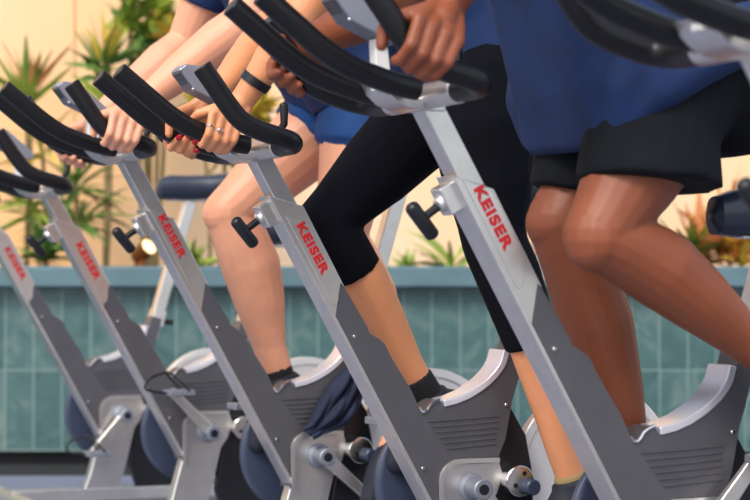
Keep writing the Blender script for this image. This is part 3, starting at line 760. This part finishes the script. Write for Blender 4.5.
plant('yucca', gp(24), [(at(26, 102, Y1), 15, 0.26, 0.034, (0.35, 1.5), 0.15, 'green'), (at(30, 95, Y1), 7, 0.24, 0.028, (0.7, 1.5), 0.1, 'dry')], 'tall yucca with upright spiky leaf crown at the far left of the bed', 'plant', 'bed plants')
plant('dracaena', gp(44), [(at(42, 150, Y1 - 0.1), 11, 0.30, 0.028, (-0.2, 1.2), 0.6, 'yellow'), (at(30, 210, Y1 - 0.1), 16, 0.26, 0.026, (-0.3, 0.9), 0.5, 'green')], 'yellowing narrow leaved plant behind the leftmost handlebars', 'plant', 'bed plants')
plant('dracaena', gp(72), [(at(76, 186, Y1), 15, 0.28, 0.024, (-0.1, 1.3), 0.7, 'dgreen'), (at(78, 222, Y1), 16, 0.27, 0.024, (-0.2, 0.9), 0.7, 'dgreen')], 'leafy dracaena with arching dark green fronds right of the leftmost bike post', 'plant', 'bed plants')
plant('low_shrub', gp(45, FY + 0.4), [(at(45, 256, FY + 0.4), 50, 0.16, 0.022, (0.1, 1.4), 0.5, 'dgreen')], 'low dense green tuft on the coping at lower left', 'plant', 'bed plants')
plant('cordyline', gp(104), [(at(104, 72, Y1), 14, 0.23, 0.052, (0.0, 1.5), 0.25, 'dgreen'), (at(110, 108, Y1), 8, 0.24, 0.045, (-0.2, 0.8), 0.4, 'green'), (at(108, 60, Y1), 5, 0.22, 0.04, (0.8, 1.5), 0.1, 'yellow')], 'broad leaved green and yellow plant right of the wall joint', 'plant', 'bed plants')
plant('croton', gp(150, Y1 + 0.2), [(at(128, 16, Y1 + 0.2), 24, 0.13, 0.06, (-0.6, 1.4), 0.5, 'green'), (at(158, 10, Y1 + 0.2), 26, 0.13, 0.06, (-0.7, 1.4), 0.5, 'green'), (at(146, 36, Y1 + 0.2), 20, 0.12, 0.05, (-0.7, 1.2), 0.5, 'dgreen'), (at(168, 28, Y1 + 0.2), 18, 0.11, 0.06, (-0.6, 1.2), 0.4, 'yellow'), (at(140, 66, Y1 + 0.2), 16, 0.12, 0.04, (-0.7, 1.0), 0.5, 'dgreen')], 'bushy green shrub with yellow leaves near the top, above the left handlebars', 'plant', 'bed plants')
plant('croton', gp(215), [(at(200, 108, Y1), 22, 0.14, 0.06, (-0.6, 1.3), 0.5, 'yellow'), (at(255, 112, Y1), 26, 0.15, 0.06, (-0.6, 1.3), 0.5, 'yellow'), (at(225, 150, Y1), 20, 0.14, 0.05, (-0.6, 1.3), 0.5, 'yellow')], 'yellow leaved shrub seen between the two middle bikes handlebars', 'plant', 'bed plants')
plant('bromeliad', gp(192, FY + 0.35), [(at(192, 272, FY + 0.35), 18, 0.16, 0.034, (0.3, 1.3), 0.6, 'green')], 'small green tuft beside the garden spotlight', 'plant', 'bed plants')
plant('bromeliad', gp(440, FY + 0.35), [(at(452, 270, FY + 0.35), 12, 0.24, 0.022, (0.2, 1.1), 0.9, 'green')], 'sparse grassy tuft on the coping behind the foreground bike knob', 'plant', 'bed plants')
plant('low_shrub', gp(406, FY + 0.4), [(at(408, 272, FY + 0.4), 12, 0.11, 0.026, (0.3, 1.3), 0.5, 'green')], 'small pale green tuft beside the second bike seat post', 'plant', 'bed plants')
plant('dracaena', gp(538), [(at(536, 190, Y1), 16, 0.26, 0.034, (0.3, 1.5), 0.3, 'green')], 'upright green plant glimpsed between the two front riders', 'plant', 'bed plants')
plant('bromeliad', gp(690, FY + 0.45), [(at(688, 262, FY + 0.45), 14, 0.24, 0.05, (0.3, 1.4), 0.5, 'green'), (at(700, 262, FY + 0.5), 20, 0.30, 0.045, (0.3, 1.5), 0.3, 'dry')], 'bromeliad with green and dry orange leaves left of the black saddle', 'plant', 'bed plants')
plant('bromeliad', gp(730, FY + 0.55), [(at(728, 258, FY + 0.55), 30, 0.34, 0.045, (0.2, 1.5), 0.3, 'dry'), (at(742, 262, FY + 0.5), 12, 0.26, 0.04, (0.2, 1.3), 0.4, 'yellow')], 'dry orange leaved bromeliad behind the black saddle at the right edge', 'plant', 'bed plants')

# garden spotlight on the coping
e = bpy.data.objects.new('garden_spotlight', None); COL.objects.link(e); q = at(142, 266, FY + 0.16); e.location = (q.x, FY + 0.16, 0.80)
tag(e, 'small bronze garden spotlight glowing on the coping, between the left bikes', 'lamp')
ax = V(0.62, -0.55, 0.50).normalized(); hc = V(0.006, 0, 0.062)
b = MB(); b.lathe(hc - ax * 0.055, ax, [(0, 0.022), (0.008, 0.031), (0.09, 0.037), (0.094, 0.037), (0.094, 0.033), (0.086, 0.033)], 28); link('housing', b.mesh('housing'), M['bronze'], e)
b = MB(); b.lathe(hc + ax * 0.034, ax, [(0, 0.0335), (0.004, 0.0335)], 28); link('lens', b.mesh('lens'), M['lens'], e)
b = MB(); b.lathe((0, 0, 0.0), (0, 0, 1), [(0, 0.035), (0.012, 0.035), (0.016, 0.012), (0.05, 0.010)], 20); link('base', b.mesh('base'), M['bronze'], e)
ld = bpy.data.lights.new('spot_bulb', 'SPOT'); ld.energy = 4; ld.color = (1, 0.62, 0.28); ld.spot_size = math.radians(90); ld.shadow_soft_size = 0.02
lo = bpy.data.objects.new('spot_bulb', ld); COL.objects.link(lo); lo.parent = e; lo.location = hc + ax * 0.045; lo.rotation_euler = ax.to_track_quat('-Z', 'Y').to_euler()
